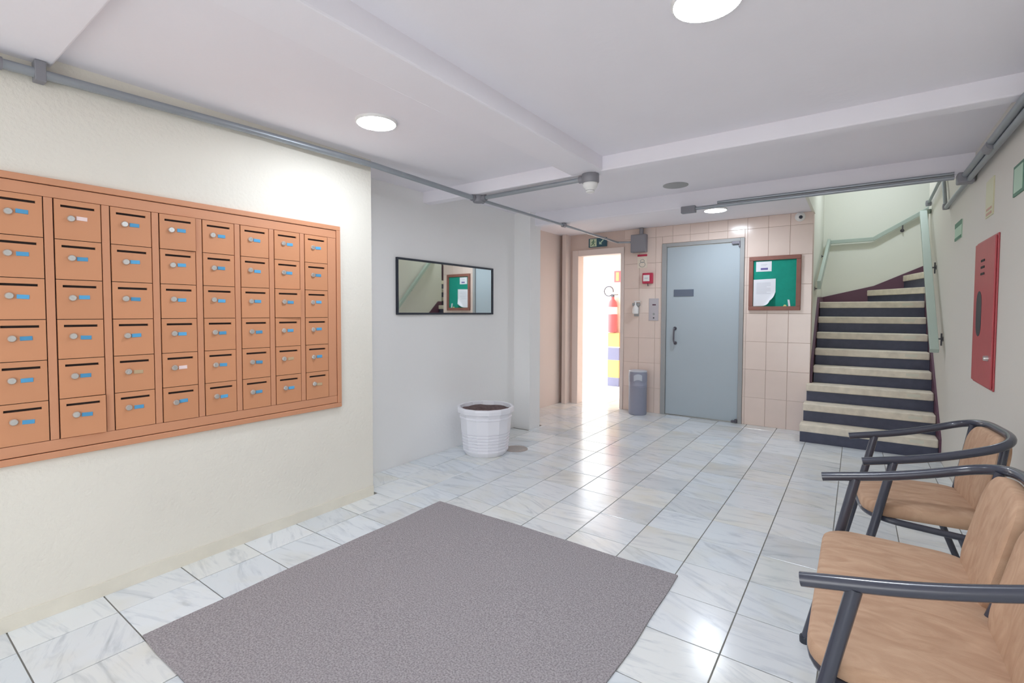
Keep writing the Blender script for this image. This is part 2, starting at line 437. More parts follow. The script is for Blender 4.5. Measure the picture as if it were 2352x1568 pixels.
for j in range(-16, 19):
    y0, y1 = TY0+j*TP, TY0+(j+1)*TP
    yc = (y0+y1)/2; a, b_ = xext(yc)
    for i in range(-16, 5):
        x0, x1 = TX0+i*TP, TX0+(i+1)*TP
        xa, xb = max(x0, a), min(x1, b_)
        if xb-xa < .02 or y1 < -2.2: continue
        if xa > -.40 and y0 > 5.66: continue                        # under the staircase
        if xa > -2.29 and xb < -.69 and y0 > .70 and y1 < 2.37: continue   # under the carpet
        if y0 > YB-.1 and xa > -2.6: continue
        if any(vis(px, py) for px in (xa, xb) for py in (y0, y1)) and ntile < 298:
            tile(xa, xb, y0, y1); ntile += 1
        else:
            near.cham(xa+GAP/2, xb-GAP/2, y0+GAP/2, y1-GAP/2, -.012, 0, .0012)
rest = obj('floor_tile', near, M_['marble'], fl); rest['kind'] = 'stuff'

# ------------------------------------------------------------------ peach wall tiles
WTW, WTH = .215, .324
HOLES = [(D1[0]-.035, D1[1]+.035, -1, D1[2]+.035), (D2[0]-1, D2[1]+.045, -1, 9)]
wt_mesh = {}
def wtile(x0, x1, z0, z1):
    for (a, b_, c, d) in HOLES:
        if x0 < b_-1e-4 and x1 > a+1e-4 and z0 < d-1e-4 and z1 > c+1e-4:
            if x0 < a: wtile(x0, a, z0, z1)
            if x1 > b_: wtile(b_, x1, z0, z1)
            if z1 > d: wtile(max(x0, a), min(x1, b_), d, z1)
            return
    if x1-x0 < .012 or z1-z0 < .012: return
    w_, h_ = round(x1-x0-.0025, 3), round(z1-z0-.0025, 3)
    if (w_, h_) not in wt_mesh:
        wt_mesh[(w_, h_)] = mesh_of('wall_tile', MB().cham(-w_/2, w_/2, -.007, .004, -h_/2, h_/2, .0015, '-y'), M_['wtile'])
    o = link('wall_tile', wt_mesh[(w_, h_)], wb, ((x0+x1)/2, YB, (z0+z1)/2))
    o.rotation_euler = (random.uniform(-.0015, .0015), 0, random.uniform(-.0015, .0015))
for i in range(12):
    for j in range(8):
        x1 = XE-i*WTW; wtile(max(x1-WTW, D2[1]), x1, j*WTH, min((j+1)*WTH, ZH))

# ------------------------------------------------------------------ doors
# grey steel door
d1 = thing('door_1', 'grey blue steel door in the peach tiled wall', 'door', (-1.56, YB, 0), kind='structure')
fr = MB()
fr.box(D1[0]-.034, D1[0]+.022, YB-.022, YB+.10, 0, D1[2]+.03).box(D1[1]-.012, D1[1]+.034, YB-.022, YB+.10, 0, D1[2]+.03)
fr.box(D1[0]+.022, D1[1]-.012, YB-.022, YB+.10, D1[2]-.012, D1[2]+.03)
obj('door_frame', fr, M_['greyframe'], d1, bevel=.003)
lf = obj('door_leaf', B(D1[0]+.026, D1[1]-.016, YB+.002, YB+.045, .012, D1[2]-.018), M_['greymetal'], d1, bevel=.002)
obj('name_plate', B(-1.888, -1.647, YB-.004, YB+.003, 1.507, 1.592), M_['plate'], lf)
hd = MB().tube(rounded([(-1.868, YB+.004, 1.105), (-1.868, YB-.045, 1.105), (-1.872, YB-.045, .95), (-1.858, YB-.045, .92), (-1.862, YB+.004, .92)], .02), .010, 8)
hd.lathe([(.022, -.004), (.022, .004)], 14, (-1.868, YB, 1.105), 'y').lathe([(.022, -.004), (.022, .004)], 14, (-1.862, YB, .92), 'y')
obj('pull_handle', hd, M_['handle'], lf, smooth=True)
obj('pivot_hinge', MB().box(-1.19, -1.125, YB-.03, YB+.0, .008, .03).lathe([(.016, .008), (.016, .05)], 12, (-1.135, YB-.02, 0)), M_['handle'], d1, bevel=.003)
obj('door_closer', MB().box(-1.215, -1.13, YB-.03, YB+.0, 2.105, 2.14).box(-1.14, -1.122, YB-.028, YB, 2.07, 2.14), M_['handle'], d1, bevel=.003)
struct('trim_1', B(D1[0], D1[1], YB-.02, YB+.1, -.003, .006), M_['greyframe'], 'dark sill strip under the grey steel door', 'sill')
# exit doorway
d2 = thing('door_2', 'open exit doorway full of daylight beside the tiled wall', 'doorway', (-2.92, YB, 0), kind='structure')
cs = MB().box(D2[0]-.085, D2[0]+.006, YB-.02, YB+.15, 0, D2[2]+.08).box(D2[1]-.004, D2[1]+.042, YB-.02, YB+.15, 0, D2[2]+.08)
cs.box(D2[0]+.006, D2[1]-.004, YB-.02, YB+.15, D2[2]-.005, D2[2]+.08)
obj('door_frame', cs, M_['wallpink'], d2, bevel=.004)
struct('trim_2', B(-3.425, -3.365, 6.03, YB, 0, ZH), M_['wallpink'], 'slim pinkish pilaster beside the exit doorway', 'trim')

# ------------------------------------------------------------------ outside the exit doorway
struct('ground', B(-14, 2, 8.2, 22, -.1, -.004), M_['outground'], 'sunlit pale paving outside the exit doorway', 'ground')
struct('wall_exterior', MB().box(-3.62, -2.2, 8.1, 8.3, -.05, 2.7).box(-2.45, -2.3, YB+.14, 8.1, -.05, 2.7), M_['outpeach'],
       'peach wall seen through the exit doorway', 'wall')
struct('trim_3', B(-3.66, -2.2, YB+.15, 8.3, 2.25, 2.7), M_['outpeach'], 'peach soffit and canopy shading the passage outside the doorway', 'canopy')  # peach soffit shows; canopy added above it to shade the overbright wall
struct('wall_boundary', B(-14, 2, 13.0, 13.2, -.05, 3.2), M_['outwhite'], 'white boundary wall across the yard outside', 'wall')
gate = thing('gate', 'white barred yard gate beyond the exit doorway', 'gate', (-6.6, 11.5, 0))
for k in range(9):
    obj('bar', MB().tube([(-7.2+k*.15, 11.5, -.003), (-7.2+k*.15, 11.5, 2.0)], .012, 8), M_['white'], gate, smooth=True)
for z in (.1, 1.35, 1.95): obj('rail', B(-7.25, -5.95, 11.48, 11.52, z-.02, z+.02), M_['white'], gate)
sp = thing('painted_bollard', 'yellow and blue banded block below the extinguisher outside', 'bollard', (-3.50, 8.05, 0))
for (z0, z1, mm) in ((0, .15, 'stripeb'), (.152, .462, 'stripey'), (.464, .682, 'stripeb'), (.70, .945, 'stripey')):
    obj('band', B(-3.605, -3.39, 8.0, 8.098, z0, z1), M_[mm], sp, bevel=.004)
obj('core', B(-3.60, -3.395, 8.004, 8.096, .01, .94), M_['outwhite'], sp)
ex = thing('fire_extinguisher', 'red fire extinguisher with white label seen through the exit doorway', 'fire extinguisher', (-3.525, 8.0, .95))
obj('body', MB().lathe([(.0, .952), (.075, .955), (.082, .975), (.082, 1.42), (.07, 1.49), (.03, 1.54), (.026, 1.58), (0, 1.58)], 24, (-3.525, 8.015, 0)), M_['exred'], ex, smooth=True)
obj('label_band', MB().lathe([(.0835, 1.275), (.0835, 1.40)], 24, (-3.525, 8.015, 0)), M_['white'], ex, smooth=True)
obj('valve', MB().box(-3.545, -3.505, 7.985, 8.045, 1.578, 1.61).box(-3.55, -3.43, 8.0, 8.03, 1.61, 1.625), M_['handle'], ex, bevel=.004)
obj('hose', MB().tube([(-3.595+.085*math.cos(t*.3-.2), 8.0, 1.68+.085*math.sin(t*.3-.2)) for t in range(20)], .011, 8), M_['handle'], ex, smooth=True)
es = thing('extinguisher_sign', 'orange red square sign on the peach wall outside', 'sign', (-3.47, 8.095, 1.94))
obj('panel', B(-3.535, -3.41, 8.09, 8.1, 1.84, 2.04), M_['exred'], es)
obj('symbol', B(-3.50, -3.445, 8.086, 8.091, 1.865, 2.015), M_['stripey'], es)

# ------------------------------------------------------------------ mailboxes
mbx = thing('mailbox_cabinet', 'large orange brown wall cabinet of forty eight mailbox doors', 'mailboxes', (XL, 1.10, .675))
CY0, CY1, CZ0, CZ1 = .262, 1.938, .676, 1.856
XF = XL+.012
obj('back_panel', B(XL, XF-.008, CY0+.01, CY1-.01, CZ0+.01, CZ1-.01), M_['dark'], mbx)
LIP = .028
obj('outer_frame', MB().box(XL, XF+.006, CY0, CY1, CZ1-LIP, CZ1).box(XL, XF+.006, CY0, CY1, CZ0, CZ0+LIP)
    .box(XL, XF+.006, CY0, CY0+LIP, CZ0+LIP, CZ1-LIP).box(XL, XF+.006, CY1-LIP, CY1, CZ0+LIP, CZ1-LIP), M_['mailframe'], mbx, bevel=.003)
PIT, DW, RH = .1895, .159, .1703
Y0c = .3605; ZT = 1.776
g = .003
edges = [(Y0c+k*PIT, Y0c+k*PIT+DW) for k in range(8)]
zb = ZT-6*RH
for za, zc2 in ((ZT+.001, CZ1-LIP-g), (CZ0+LIP+g, zb-.001)): obj('face_rail', B(XL, XF, CY0+LIP+g, CY1-LIP-g, za, zc2), M_['mailframe'], mbx, bevel=.0015)
xs = [CY0+LIP+g]+[e for p in edges for e in p]+[CY1-LIP-g]
for k in range(9):
    obj('stile', B(XL, XF, xs[2*k]+(.001 if k else 0), xs[2*k+1]-.001, zb, ZT), M_['mailframe'], mbx, bevel=.002)
# one mailbox door, then copies of it and of its fittings
dw, dh = DW-2*g, RH-g
sy0, sy1, sz0, sz1 = .020, dw-.020, dh-.032, dh-.022
dm = MB().box(0, .010, 0, dw, 0, sz0).box(0, .010, 0, dw, sz1, dh).box(0, .010, 0, sy0, sz0, sz1).box(0, .010, sy1, dw, sz0, sz1)
me_door = mesh_of('mailbox_door', dm, M_['mail'])
me_slot = mesh_of('mail_slot', MB().box(.0002, .002, sy0-.002, sy1+.002, sz0-.003, sz1+.003), M_['dark'])
me_lock = mesh_of('lock', MB().lathe([(0, .0), (.0135, .0), (.0135, .006), (.011, .009), (.0, .009)], 16, (0, 0, 0), 'x').box(.009, .0102, -.0012, .0012, -.006, .006), M_['chrome'], True)
lab_me = {k: mesh_of('number_label', MB().cham(0, .0022, -.0185, .0185, -.0085, .0085, .0008, '+x'), M_[k]) for k in ('lblue', 'lwhite', 'ltan')}
special = {(1, 0): 'lwhite', (3, 4): 'lwhite', (2, 4): 'ltan', (6, 4): 'ltan', (7, 5): 'ltan'}
proto = None
for c in range(8):
    for r in range(6):
        d = link('mailbox_door', me_door, mbx)
        px, py, pz = XL+.0035, edges[c][0]+g, ZT-(r+1)*RH+g/2
        d.location = (px-XL, py-1.10, pz-.675)
        if (c, r) in ((3, 0), (1, 5), (6, 2)):
            d.location.x += .002; d.rotation_euler = (0, 0, -.05)
        elif random.random() < .5: d.location.x += random.uniform(0, .0012)
        s = link('mail_slot', me_slot, d)
        jy, jz = random.uniform(-.003, .003), random.uniform(-.003, .003)
        k = link('lock', me_lock, d, (.010, .050+jy, dh-.074+jz)); k.rotation_euler = (random.uniform(-1.2, 1.2), 0, 0)
        jy, jz = random.uniform(-.004, .004), random.uniform(-.004, .004)
        kind = special.get((c, r), 'lblue')
        lb = link('number_label', lab_me[kind], d, (.010, .089+jy, dh-.075+jz)); lb.rotation_euler = (random.uniform(-.05, .05), 0, 0)
        if kind == 'lwhite': lb['label'] = 'white paper number label'
        if kind == 'ltan': lb['label'] = 'faded tan number label'

# ------------------------------------------------------------------ carpet
cp = MB()
cx0, cx1, cy0, cy1 = -2.30, -.685, .682, 2.385
NX, NY = 24, 26
def edge_w(t, a): return .004*math.sin(t*9+a)+.002*math.sin(t*23+a*3)
top = []
for j in range(NY+1):
    for i in range(NX+1):
        u, v = i/NX, j/NY
        x = cx0+(cx1-cx0)*u+(edge_w(v, 1) if i == 0 else edge_w(v, 2) if i == NX else 0)
        y = cy0+(cy1-cy0)*v+(edge_w(u, 3) if j == 0 else edge_w(u, 4) if j == NY else 0)
        top.append((x, y, .0075+.0006*math.sin(u*11)*math.sin(v*13)))
f = []
for j in range(NY):
    for i in range(NX):
        a = j*(NX+1)+i; f.append((a, a+1, a+NX+2, a+NX+1))
per = [i for i in range(NX+1)]+[j*(NX+1)+NX for j in range(1, NY+1)]+[NY*(NX+1)+i for i in range(NX-1, -1, -1)]+[j*(NX+1) for j in range(NY-1, 0, -1)]
nb = len(top); v = top+[(top[p][0], top[p][1], .0012) for p in per]
for k in range(len(per)):
    k2 = (k+1) % len(per); f.append((per[k], per[k2], nb+k2, nb+k))
f.append(tuple(nb+k for k in range(len(per))))
cp.add(v, f)
tag(obj('carpet', cp, M_['carpet'], smooth=True), 'mauve grey loop pile carpet lying on the marble floor', 'carpet')

# ------------------------------------------------------------------ mirror
mi = thing('mirror', 'long black framed mirror on the cream recess wall', 'mirror', (XREC, 3.386, 1.28))
y0, y1, z0, z1 = 2.731, 4.041, 1.279, 1.759
fw_ = .017
obj('mirror_frame', MB().box(XREC, XREC+.02, y0, y1, z1-fw_, z1).box(XREC, XREC+.02, y0, y1, z0, z0+fw_)
    .box(XREC, XREC+.02, y0, y0+fw_, z0+fw_, z1-fw_).box(XREC, XREC+.02, y1-fw_, y1, z0+fw_, z1-fw_), M_['blackframe'], mi, bevel=.002)
obj('mirror_glass', B(XREC+.002, XREC+.010, y0+fw_, y1-fw_, z0+fw_, z1-fw_), M_['mirror'], mi)

# ------------------------------------------------------------------ planter
PC = (-2.785, 3.49, 0)
pl = thing('planter', 'white faceted plastic planter of bare soil below the mirror', 'planter', PC)
prof = [(.0, .001), (.185, .001), (.192, .012), (.205, .03)]
z = .045
while z < .20:
    t = (z-.03)/.35; rr = .205+.035*t
    prof += [(rr+.006, z), (rr+.006, z+.015), (rr-.001, z+.019), (rr-.001, z+.026)]; z += .028
prof += [(.228, .21), (.237, .335), (.245, .34), (.246, .35), (.238, .355), (.242, .385), (.262, .392), (.265, .42), (.262, .436), (.250, .44), (.238, .436), (.232, .40), (.222, .36)]
obj('pot', MB().lathe(prof, 14, PC, a0=.1), M_['potwhite'], pl)
sv = MB(); NS = 28
rings = [0.03, .07, .11, .15, .19, .226]
v = [(PC[0], PC[1], .408)]; f = []
for r in rings:
    for k in range(NS):
        an = 2*PI*k/NS; v.append((PC[0]+r*math.cos(an), PC[1]+r*math.sin(an), .404+random.uniform(-.006, .008)))
for k in range(NS): f.append((0, 1+k, 1+(k+1) % NS))
for i in range(len(rings)-1):
    for k in range(NS): f.append((1+i*NS+k, 1+i*NS+(k+1) % NS, 1+(i+1)*NS+(k+1) % NS, 1+(i+1)*NS+k))
sv.add(v, f); obj('soil', sv, M_['soil'], pl)

dc = thing('floor_drain', 'flat round grey brown drain cover on the floor beside the planter', 'drain cover', (-2.62, 3.75, 0))
obj('cover', MB().lathe([(0, .0005), (.112, .0005), (.112, .0025), (.104, .004), (0, .004)], 32, (-2.62, 3.75, 0)), M_['drain'], dc, smooth=True)
for k in range(-2, 3): obj('slot', B(-2.62-.06, -2.62+.06, 3.75+k*.03-.004, 3.75+k*.03+.004, .0035, .0045), M_['greyframe'], dc)

# ------------------------------------------------------------------ waste bin
BC = (-2.275, 5.985, 0)
bn = thing('waste_bin', 'slim grey round waste bin beside the steel door', 'bin', BC)
obj('body', MB().lathe([(0, .001), (.108, .001), (.113, .012), (.113, .355), (.115, .358), (.113, .361), (.113, .372), (.115, .375), (.113, .378), (.113, .43), (.104, .43), (.104, .3), (0, .3)], 32, BC), M_['bin'], bn, smooth=True)
obj('lid', MB().lathe([(.1145, .425), (.1155, .43), (.1155, .525), (.108, .545), (.085, .552), (0, .556)], 32, BC), M_['bin'], bn, smooth=True)
# rocking flap on the front of the lid
fl_ = MB(); ang0 = math.atan2(-BC[1], -BC[0]); v = []; f = []
for j, zz in enumerate((.432, .47, .505)):
    for k in range(7):
        an = ang0-.45+.15*k; v.append((BC[0]+.118*math.cos(an), BC[1]+.118*math.sin(an), zz+.02*math.sin(k*.5)))
for j in range(2):
    for k in range(6): f.append((j*7+k, j*7+k+1, (j+1)*7+k+1, (j+1)*7+k))
fl_.add(v, f)
obj('paper_flap', fl_, M_['binlid'], bn, smooth=True, label='light patch at the bin mouth')
obj('liner_rim', MB().lathe([(.1, .545), (.112, .546), (.114, .556), (.108, .562), (.09, .560)], 32, BC), M_['binlid'], bn, smooth=True)

# ------------------------------------------------------------------ notice board and its papers
nbd = thing('notice_board', 'green felt notice board in a brown wooden frame', 'notice board', (-.766, YB, 1.33))
y_ = YB-.008
x0, x1, z0, z1 = -1.025, -.507, 1.332, 1.942
fwd = .045
FB = MB()
obj('frame_rail', B(x0, x1, y_-.028, y_, z1-fwd, z1), M_['woodframe'], nbd, bevel=.005)
obj('frame_rail', B(x0, x1, y_-.028, y_, z0, z0+fwd), M_['woodframe'], nbd, bevel=.005)
obj('frame_stile', B(x0, x0+fwd, y_-.028, y_, z0+fwd, z1-fwd), M_['woodframe'], nbd, bevel=.005)
obj('frame_stile', B(x1-fwd, x1, y_-.028, y_, z0+fwd, z1-fwd), M_['woodframe'], nbd, bevel=.005)
obj('felt', B(x0+fwd, x1-fwd, y_-.008, y_, z0+fwd, z1-fwd), M_['felt'], nbd)
yf = y_-.009
cdp = thing('notice_card', 'small white card with violet stripe at the top of the green board', 'paper', (-.87, yf, 1.77))
obj('sheet', B(-.953, -.795, yf-.001, yf, 1.772, 1.885), M_['paper'], cdp)
obj('violet_print', B(-.905, -.832, yf-.0016, yf-.0009, 1.79, 1.813), M_['violet'], cdp)
obj('grey_print', MB().box(-.905, -.84, yf-.0016, yf-.0009, 1.848, 1.853).box(-.905, -.85, yf-.0016, yf-.0009, 1.834, 1.838), M_['greyprint'], cdp)
sh = thing('notice_sheet', 'large white typed sheet with a curled corner on the green board', 'paper', (-.86, yf, 1.38))
sm = MB(); v = []; f = []; NXs, NZs = 10, 14
for j in range(NZs+1):
    for i in range(NXs+1):
        u, t = i/NXs, j/NZs
        x = -.976+.224*u; zz = 1.380+.302*t+.006*u
        cu = max(0, (u-.62)+(.25-t))/.63 if t < .5 else 0
        lift = .03*cu*cu*2.2
        v.append((x-.05*cu*cu, yf-.0015-lift, zz+.055*cu*cu))
for j in range(NZs):
    for i in range(NXs):
        a = j*(NXs+1)+i; f.append((a, a+1, a+NXs+2, a+NXs+1))
sm.add(v, f); obj('sheet', sm, M_['paper'], sh, smooth=True)
pr = MB()
for k in range(9): pr.box(-.945, -.80-(.04 if k % 4 == 3 else 0), yf-.0026, yf-.0019, 1.640-k*.015, 1.644-k*.015)
obj('typed_lines', pr, M_['greyprint'], sh)
slp = thing('paper_slip', 'narrow white slip low on the green board', 'paper', (-.63, yf, 1.385))
obj('sheet', MB().prism([(-.632, 1.452), (-.612, 1.450), (-.602, 1.378), (-.622, 1.378)], 'y', yf-.006, yf), M_['paper'], slp)
tag(obj('paper_scrap', MB().prism([(-.675, 1.378), (-.64, 1.378), (-.645, 1.392), (-.662, 1.396)], 'y', yf-.004, yf), M_['yellow']),
    'tiny yellowish scrap beside the narrow white slip', 'paper')

# ------------------------------------------------------------------ small fittings on the tiled wall
yw = YB-.007
jb = thing('junction_box', 'grey square junction box high on the tiled wall', 'junction box', (-2.325, yw, 2.09))
obj('box', B(-2.432, -2.232, yw-.085, yw, 2.085, 2.315), M_['galvdark'], jb, bevel=.006)
obj('cover', B(-2.422, -2.242, yw-.091, yw-.084, 2.095, 2.305), M_['galvdark'], jb, bevel=.002)
obj('gland', MB().lathe([(.026, 2.31), (.026, 2.40)], 14, (-2.30, yw-.045, 0)), M_['galvdark'], jb, smooth=True)
fs = thing('alarm_notice', 'small white instruction sign with red header under the grey junction box', 'sign', (-2.30, yw, 1.88))
obj('panel', B(-2.365, -2.235, yw-.004, yw, 1.885, 2.062), M_['cream'], fs)
obj('red_header', B(-2.365, -2.235, yw-.005, yw-.0035, 2.035, 2.062), M_['red'], fs)
cm = MB()
for zc_, rr in ((1.975, .026), (1.93, .04)):
    cm.tube([(-2.30+rr*math.cos(t), yw-.0045, zc_+rr*math.sin(t)*.8) for t in [PI*2*k/16 for k in range(17)]], .003, 6)
obj('symbol', cm, M_['greyframe'], fs)
fc = thing('fire_call_point', 'red fire alarm call point with white face', 'alarm', (-2.22, yw, 1.67))
obj('housing', B(-2.283, -2.150, yw-.05, yw, 1.678, 1.815), M_['red'], fc, bevel=.008)
obj('face_plate', B(-2.268, -2.185, yw-.053, yw-.048, 1.708, 1.788), M_['white'], fc)
obj('print', B(-2.25, -2.205, yw-.0538, yw-.0525, 1.742, 1.752), M_['greyprint'], fc)
obj('key_tag', MB().tube([(-2.215, yw-.03, 1.68), (-2.212, yw-.03, 1.645)], .006, 8), M_['handle'], fc)
ds = thing('hand_dispenser', 'small clear and white dispenser beside the lift call plate', 'dispenser', (-2.37, yw, 1.26))
obj('bracket', MB().box(-2.415, -2.32, yw-.05, yw, 1.39, 1.43).box(-2.40, -2.335, yw-.02, yw, 1.255, 1.40), M_['greyframe'], ds, bevel=.006)
obj('bottle', MB().lathe([(0, 1.285), (.036, 1.287), (.040, 1.30), (.040, 1.365), (.022, 1.39), (.012, 1.405), (.012, 1.44), (0, 1.44)], 18, (-2.37, yw-.045, 0)), M_['white'], ds, smooth=True)
obj('pump', MB().box(-2.385, -2.305, yw-.06, yw-.03, 1.44, 1.455), M_['white'], ds, bevel=.003)
cpn = thing('call_panel', 'brushed steel lift call plate beside the grey steel door', 'call panel', (-2.14, yw, 1.2))
obj('plate', B(-2.205, -2.078, yw-.006, yw, 1.20, 1.485), M_['steel'], cpn, bevel=.002)
obj('display', B(-2.158, -2.112, yw-.0075, yw-.0055, 1.395, 1.412), M_['maroon'], cpn)
obj('call_button', MB().lathe([(0, -.012), (.012, -.012), (.014, -.005), (.014, 0)], 14, (-2.14, yw, 1.285), 'y'), M_['greyframe'], cpn, smooth=True)
obj('key_switch', MB().lathe([(0, -.010), (.009, -.010), (.011, -.004), (.011, 0)], 14, (-2.14, yw, 1.235), 'y'), M_['handle'], cpn, smooth=True)
# exit sign with running figure and arrow
xs_ = thing('exit_sign', 'green escape route sign above the exit doorway', 'sign', (-2.92, YB, 2.2))
ya = YB-.021
obj('panel', B(-3.065, -2.795, ya-.012, ya, 2.205, 2.325), M_['teal'], xs_)
obj('left_panel', B(-3.045, -2.945, ya-.0135, ya-.011, 2.213, 2.317), M_['palesign'], xs_)
mn = MB()
def stroke(mb, pts, r, y): mb.tube([(p[0], y, p[1]) for p in pts], r, 6)
ox, oz = -2.995, 2.262
yq = ya-.0135
mn.lathe([(0, -.002), (.009, -.002), (.009, .001)], 12, (ox+.004, yq, oz+.038), 'y')
stroke(mn, [(ox, oz+.026), (ox-.004, oz-.004)], .008, yq)
stroke(mn, [(ox, oz+.022), (ox+.022, oz+.010), (ox+.034, oz+.016)], .004, yq)
stroke(mn, [(ox, oz+.022), (ox-.022, oz+.014), (ox-.028, oz)], .004, yq)
stroke(mn, [(ox-.004, oz-.004), (ox+.018, oz-.018), (ox+.014, oz-.042)], .005, yq)
stroke(mn, [(ox-.004, oz-.004), (ox-.016, oz-.024), (ox-.036, oz-.030)], .005, yq)
obj('running_figure', mn, M_['greensign'], xs_)
ar = MB()
ar.prism([(-2.905, 2.238), (-2.862, 2.236), (-2.878, 2.252), (-2.838, 2.292), (-2.850, 2.303), (-2.890, 2.264), (-2.906, 2.280)], 'y', ya-.0135, ya-.011)
obj('arrow', ar, M_['palegreen'], xs_)
sc_ = thing('security_camera', 'small white dome security camera at the top of the tiled wall', 'camera', (-.53, yw, 2.35))
obj('base', MB().lathe([(.05, 0), (.05, -.012), (.046, -.016)], 24, (-.53, yw, 2.352), 'y'), M_['white'], sc_, smooth=True)
obj('dome', MB().lathe([(.043, -.010), (.041, -.03), (.034, -.046), (.02, -.056), (0, -.06)], 24, (-.53, yw, 2.352), 'y'), M_['white'], sc_, smooth=True)
obj('lens', MB().lathe([(0, -.012), (.017, -.012), (.019, -.002), (.019, .006)], 16, (-.52, yw-.052, 2.340), 'y'), M_['blackframe'], sc_, smooth=True)

# ------------------------------------------------------------------ ceiling lights
def ceiling_light(label, x, y, z, r):
    t = thing('ceiling_light', label, 'ceiling light', (x, y, z), group='round LED ceiling lights')
    obj('rim', MB().lathe([(r+.004, 0), (r+.004, -.010), (r, -.016), (r-.004, -.016), (r-.004, -.002)], 40, (0, 0, 0)), M_['white'], t, smooth=True, local=True)
    obj('diffuser', MB().lathe([(0, -.017), (r-.02, -.017), (r-.004, -.0145)], 40, (0, 0, 0)), M_['led'], t, smooth=True, local=True)
    return t
ceiling_light('round LED ceiling light nearest the mailboxes', -2.19, 1.775, ZC, .108)
ceiling_light('round LED ceiling light at the top edge of the photo', -.435, 1.735, ZC, .112)
ceiling_light('round LED ceiling light in front of the grey steel door', -1.25, 5.47, ZH, .112)
ceiling_light('unseen round LED light assumed high over the staircase', .25, 6.9, 3.7, .13)  # assumed lamp out of view, needed to light the stairwell
ceiling_light('unseen round LED ceiling light added behind the camera', -1.4, -1.0, ZC, .108)  # unseen lamp added to brighten the near end of the lobby
cv = tag(obj('ceiling_cover', MB().lathe([(.105, ZH), (.105, ZH-.004), (.098, ZH-.006), (0, ZH-.006)], 32, (-1.30, 4.25, 0)), M_['greyframe'], smooth=True),
         'flat grey blanking disc on the ceiling between the beams', 'cover plate')

# ------------------------------------------------------------------ conduits
def collar(mb, p, d, r, L_):
    p = Vector(p); d = Vector(d).normalized(); return mb.tube([p-d*L_/2, p+d*L_/2], r, 12)
CX, CZ = -2.742, 2.285
TX, TY, TZ = -2.575, 3.12, 2.234
c1 = thing('conduit', 'long grey steel conduit running above the mailboxes to the tiled wall', 'conduit', (CX, .3, CZ))
obj('pipe', MB().tube([(CX, -2.2, 2.262), (CX, .4, 2.265), (-2.735, 1.44, 2.296), (-2.712, 2.17, 2.302), (TX-.001, TY-.0728, TZ+.001)], .0195, 14), M_['galv'], c1, smooth=True)
obj('pipe', MB().tube(rounded([(TX, TY+.0728, TZ), (-2.579, 4.57, TZ), (-2.612, 6.08, TZ-.002), (-2.434, 6.09, TZ-.012)], .03), .013, 12), M_['galv'], c1, smooth=True)
obj('pipe_clamp', B(CX-.03, CX+.022, .50, .535, 2.235, 2.317), M_['galvdark'], c1, bevel=.003)
obj('coupling', collar(MB(), (CX, .36, 2.2645), (0, 1, 0), .0255, .10), M_['galvdark'], c1, smooth=True)
obj('coupling', collar(MB(), (-2.579, 4.57, TZ), (0, 1, 0), .0235, .05), M_['galvdark'], c1, smooth=True)
tb = c1
obj('tee_box', MB().lathe([(.0, -.030), (.046, -.028), (.05, -.018), (.05, .018), (.046, .025), (0, .025)], 20, (TX+.012, TY, TZ)), M_['galvdark'], tb, smooth=True)
for dy in (-.05, .05): obj('tee_hub', collar(MB(), (TX, TY+dy, TZ), (0, 1, 0), .0255, .045), M_['galvdark'], tb, smooth=True)
obj('tee_hub', collar(MB(), (TX+.07, TY-.005, TZ), (1, -.05, 0), .024, .045), M_['galvdark'], tb, smooth=True)
DX, DY = -1.53, 3.08
c2 = thing('conduit', 'short grey conduit under the beam leading to the smoke detector', 'conduit', (-2.1, 3.1, TZ))
obj('pipe', MB().tube([(TX+.093, TY-.007, TZ), (DX-.088, DY, 2.232)], .017, 12), M_['galv'], c2, smooth=True)
sd = thing('smoke_detector', 'white smoke detector on a grey round conduit box under the beam', 'smoke detector', (DX, DY, 2.26))
obj('mount_box', MB().lathe([(.0, 2.262), (.058, 2.262), (.060, 2.255), (.060, 2.205), (.055, 2.198), (0, 2.198)], 28, (DX, DY, 0)), M_['galvdark'], sd, smooth=True)
obj('entry_hub', MB().tube([(DX-.045, DY, 2.232), (DX-.085, DY, 2.232)], .024, 12), M_['galvdark'], sd, smooth=True)
obj('detector', MB().lathe([(.05, 2.199), (.052, 2.185), (.046, 2.168), (.034, 2.158), (.032, 2.148)], 28, (DX, DY, 0)), M_['white'], sd, smooth=True)
obj('sensor_cap', MB().lathe([(.026, 2.150), (.030, 2.144), (.028, 2.136), (.015, 2.131), (0, 2.130)], 28, (DX, DY, 0)), M_['white'], sd, smooth=True)
obj('sensor_gap', MB().lathe([(.030, 2.158), (.028, 2.142)], 24, (DX, DY, 0)), M_['handle'], sd, smooth=True)
# conduit along the beam in front of the stairs, and on the chair wall
yb2 = 4.522
c3 = thing('conduit', 'grey double conduit along the beam in front of the staircase', 'conduit', (-.4, yb2, 2.24))
obj('pipe', MB().tube([(-1.20, yb2, 2.237), (.525, yb2, 2.237)], .0145, 12), M_['galv'], c3, smooth=True)
obj('pipe', MB().tube([(-1.02, yb2+.01, 2.268), (.525, yb2+.01, 2.268)], .0125, 12), M_['galv'], c3, smooth=True)
obj('box', B(-1.325, -1.2, yb2-.03, yb2+.026, 2.203, 2.262), M_['galvdark'], c3, bevel=.004)
c4 = thing('conduit', 'grey conduit under the ceiling along the wall above the chairs', 'conduit', (.57, 3, 2.23))
obj('pipe', MB().tube([(.574, -2.2, 2.236), (.574, 4.45, 2.236)], .0195, 14), M_['galv'], c4, smooth=True)
obj('pipe', MB().tube([(.594, -2.2, 2.200), (.594, 4.45, 2.205)], .016, 14), M_['galv'], c4, smooth=True)
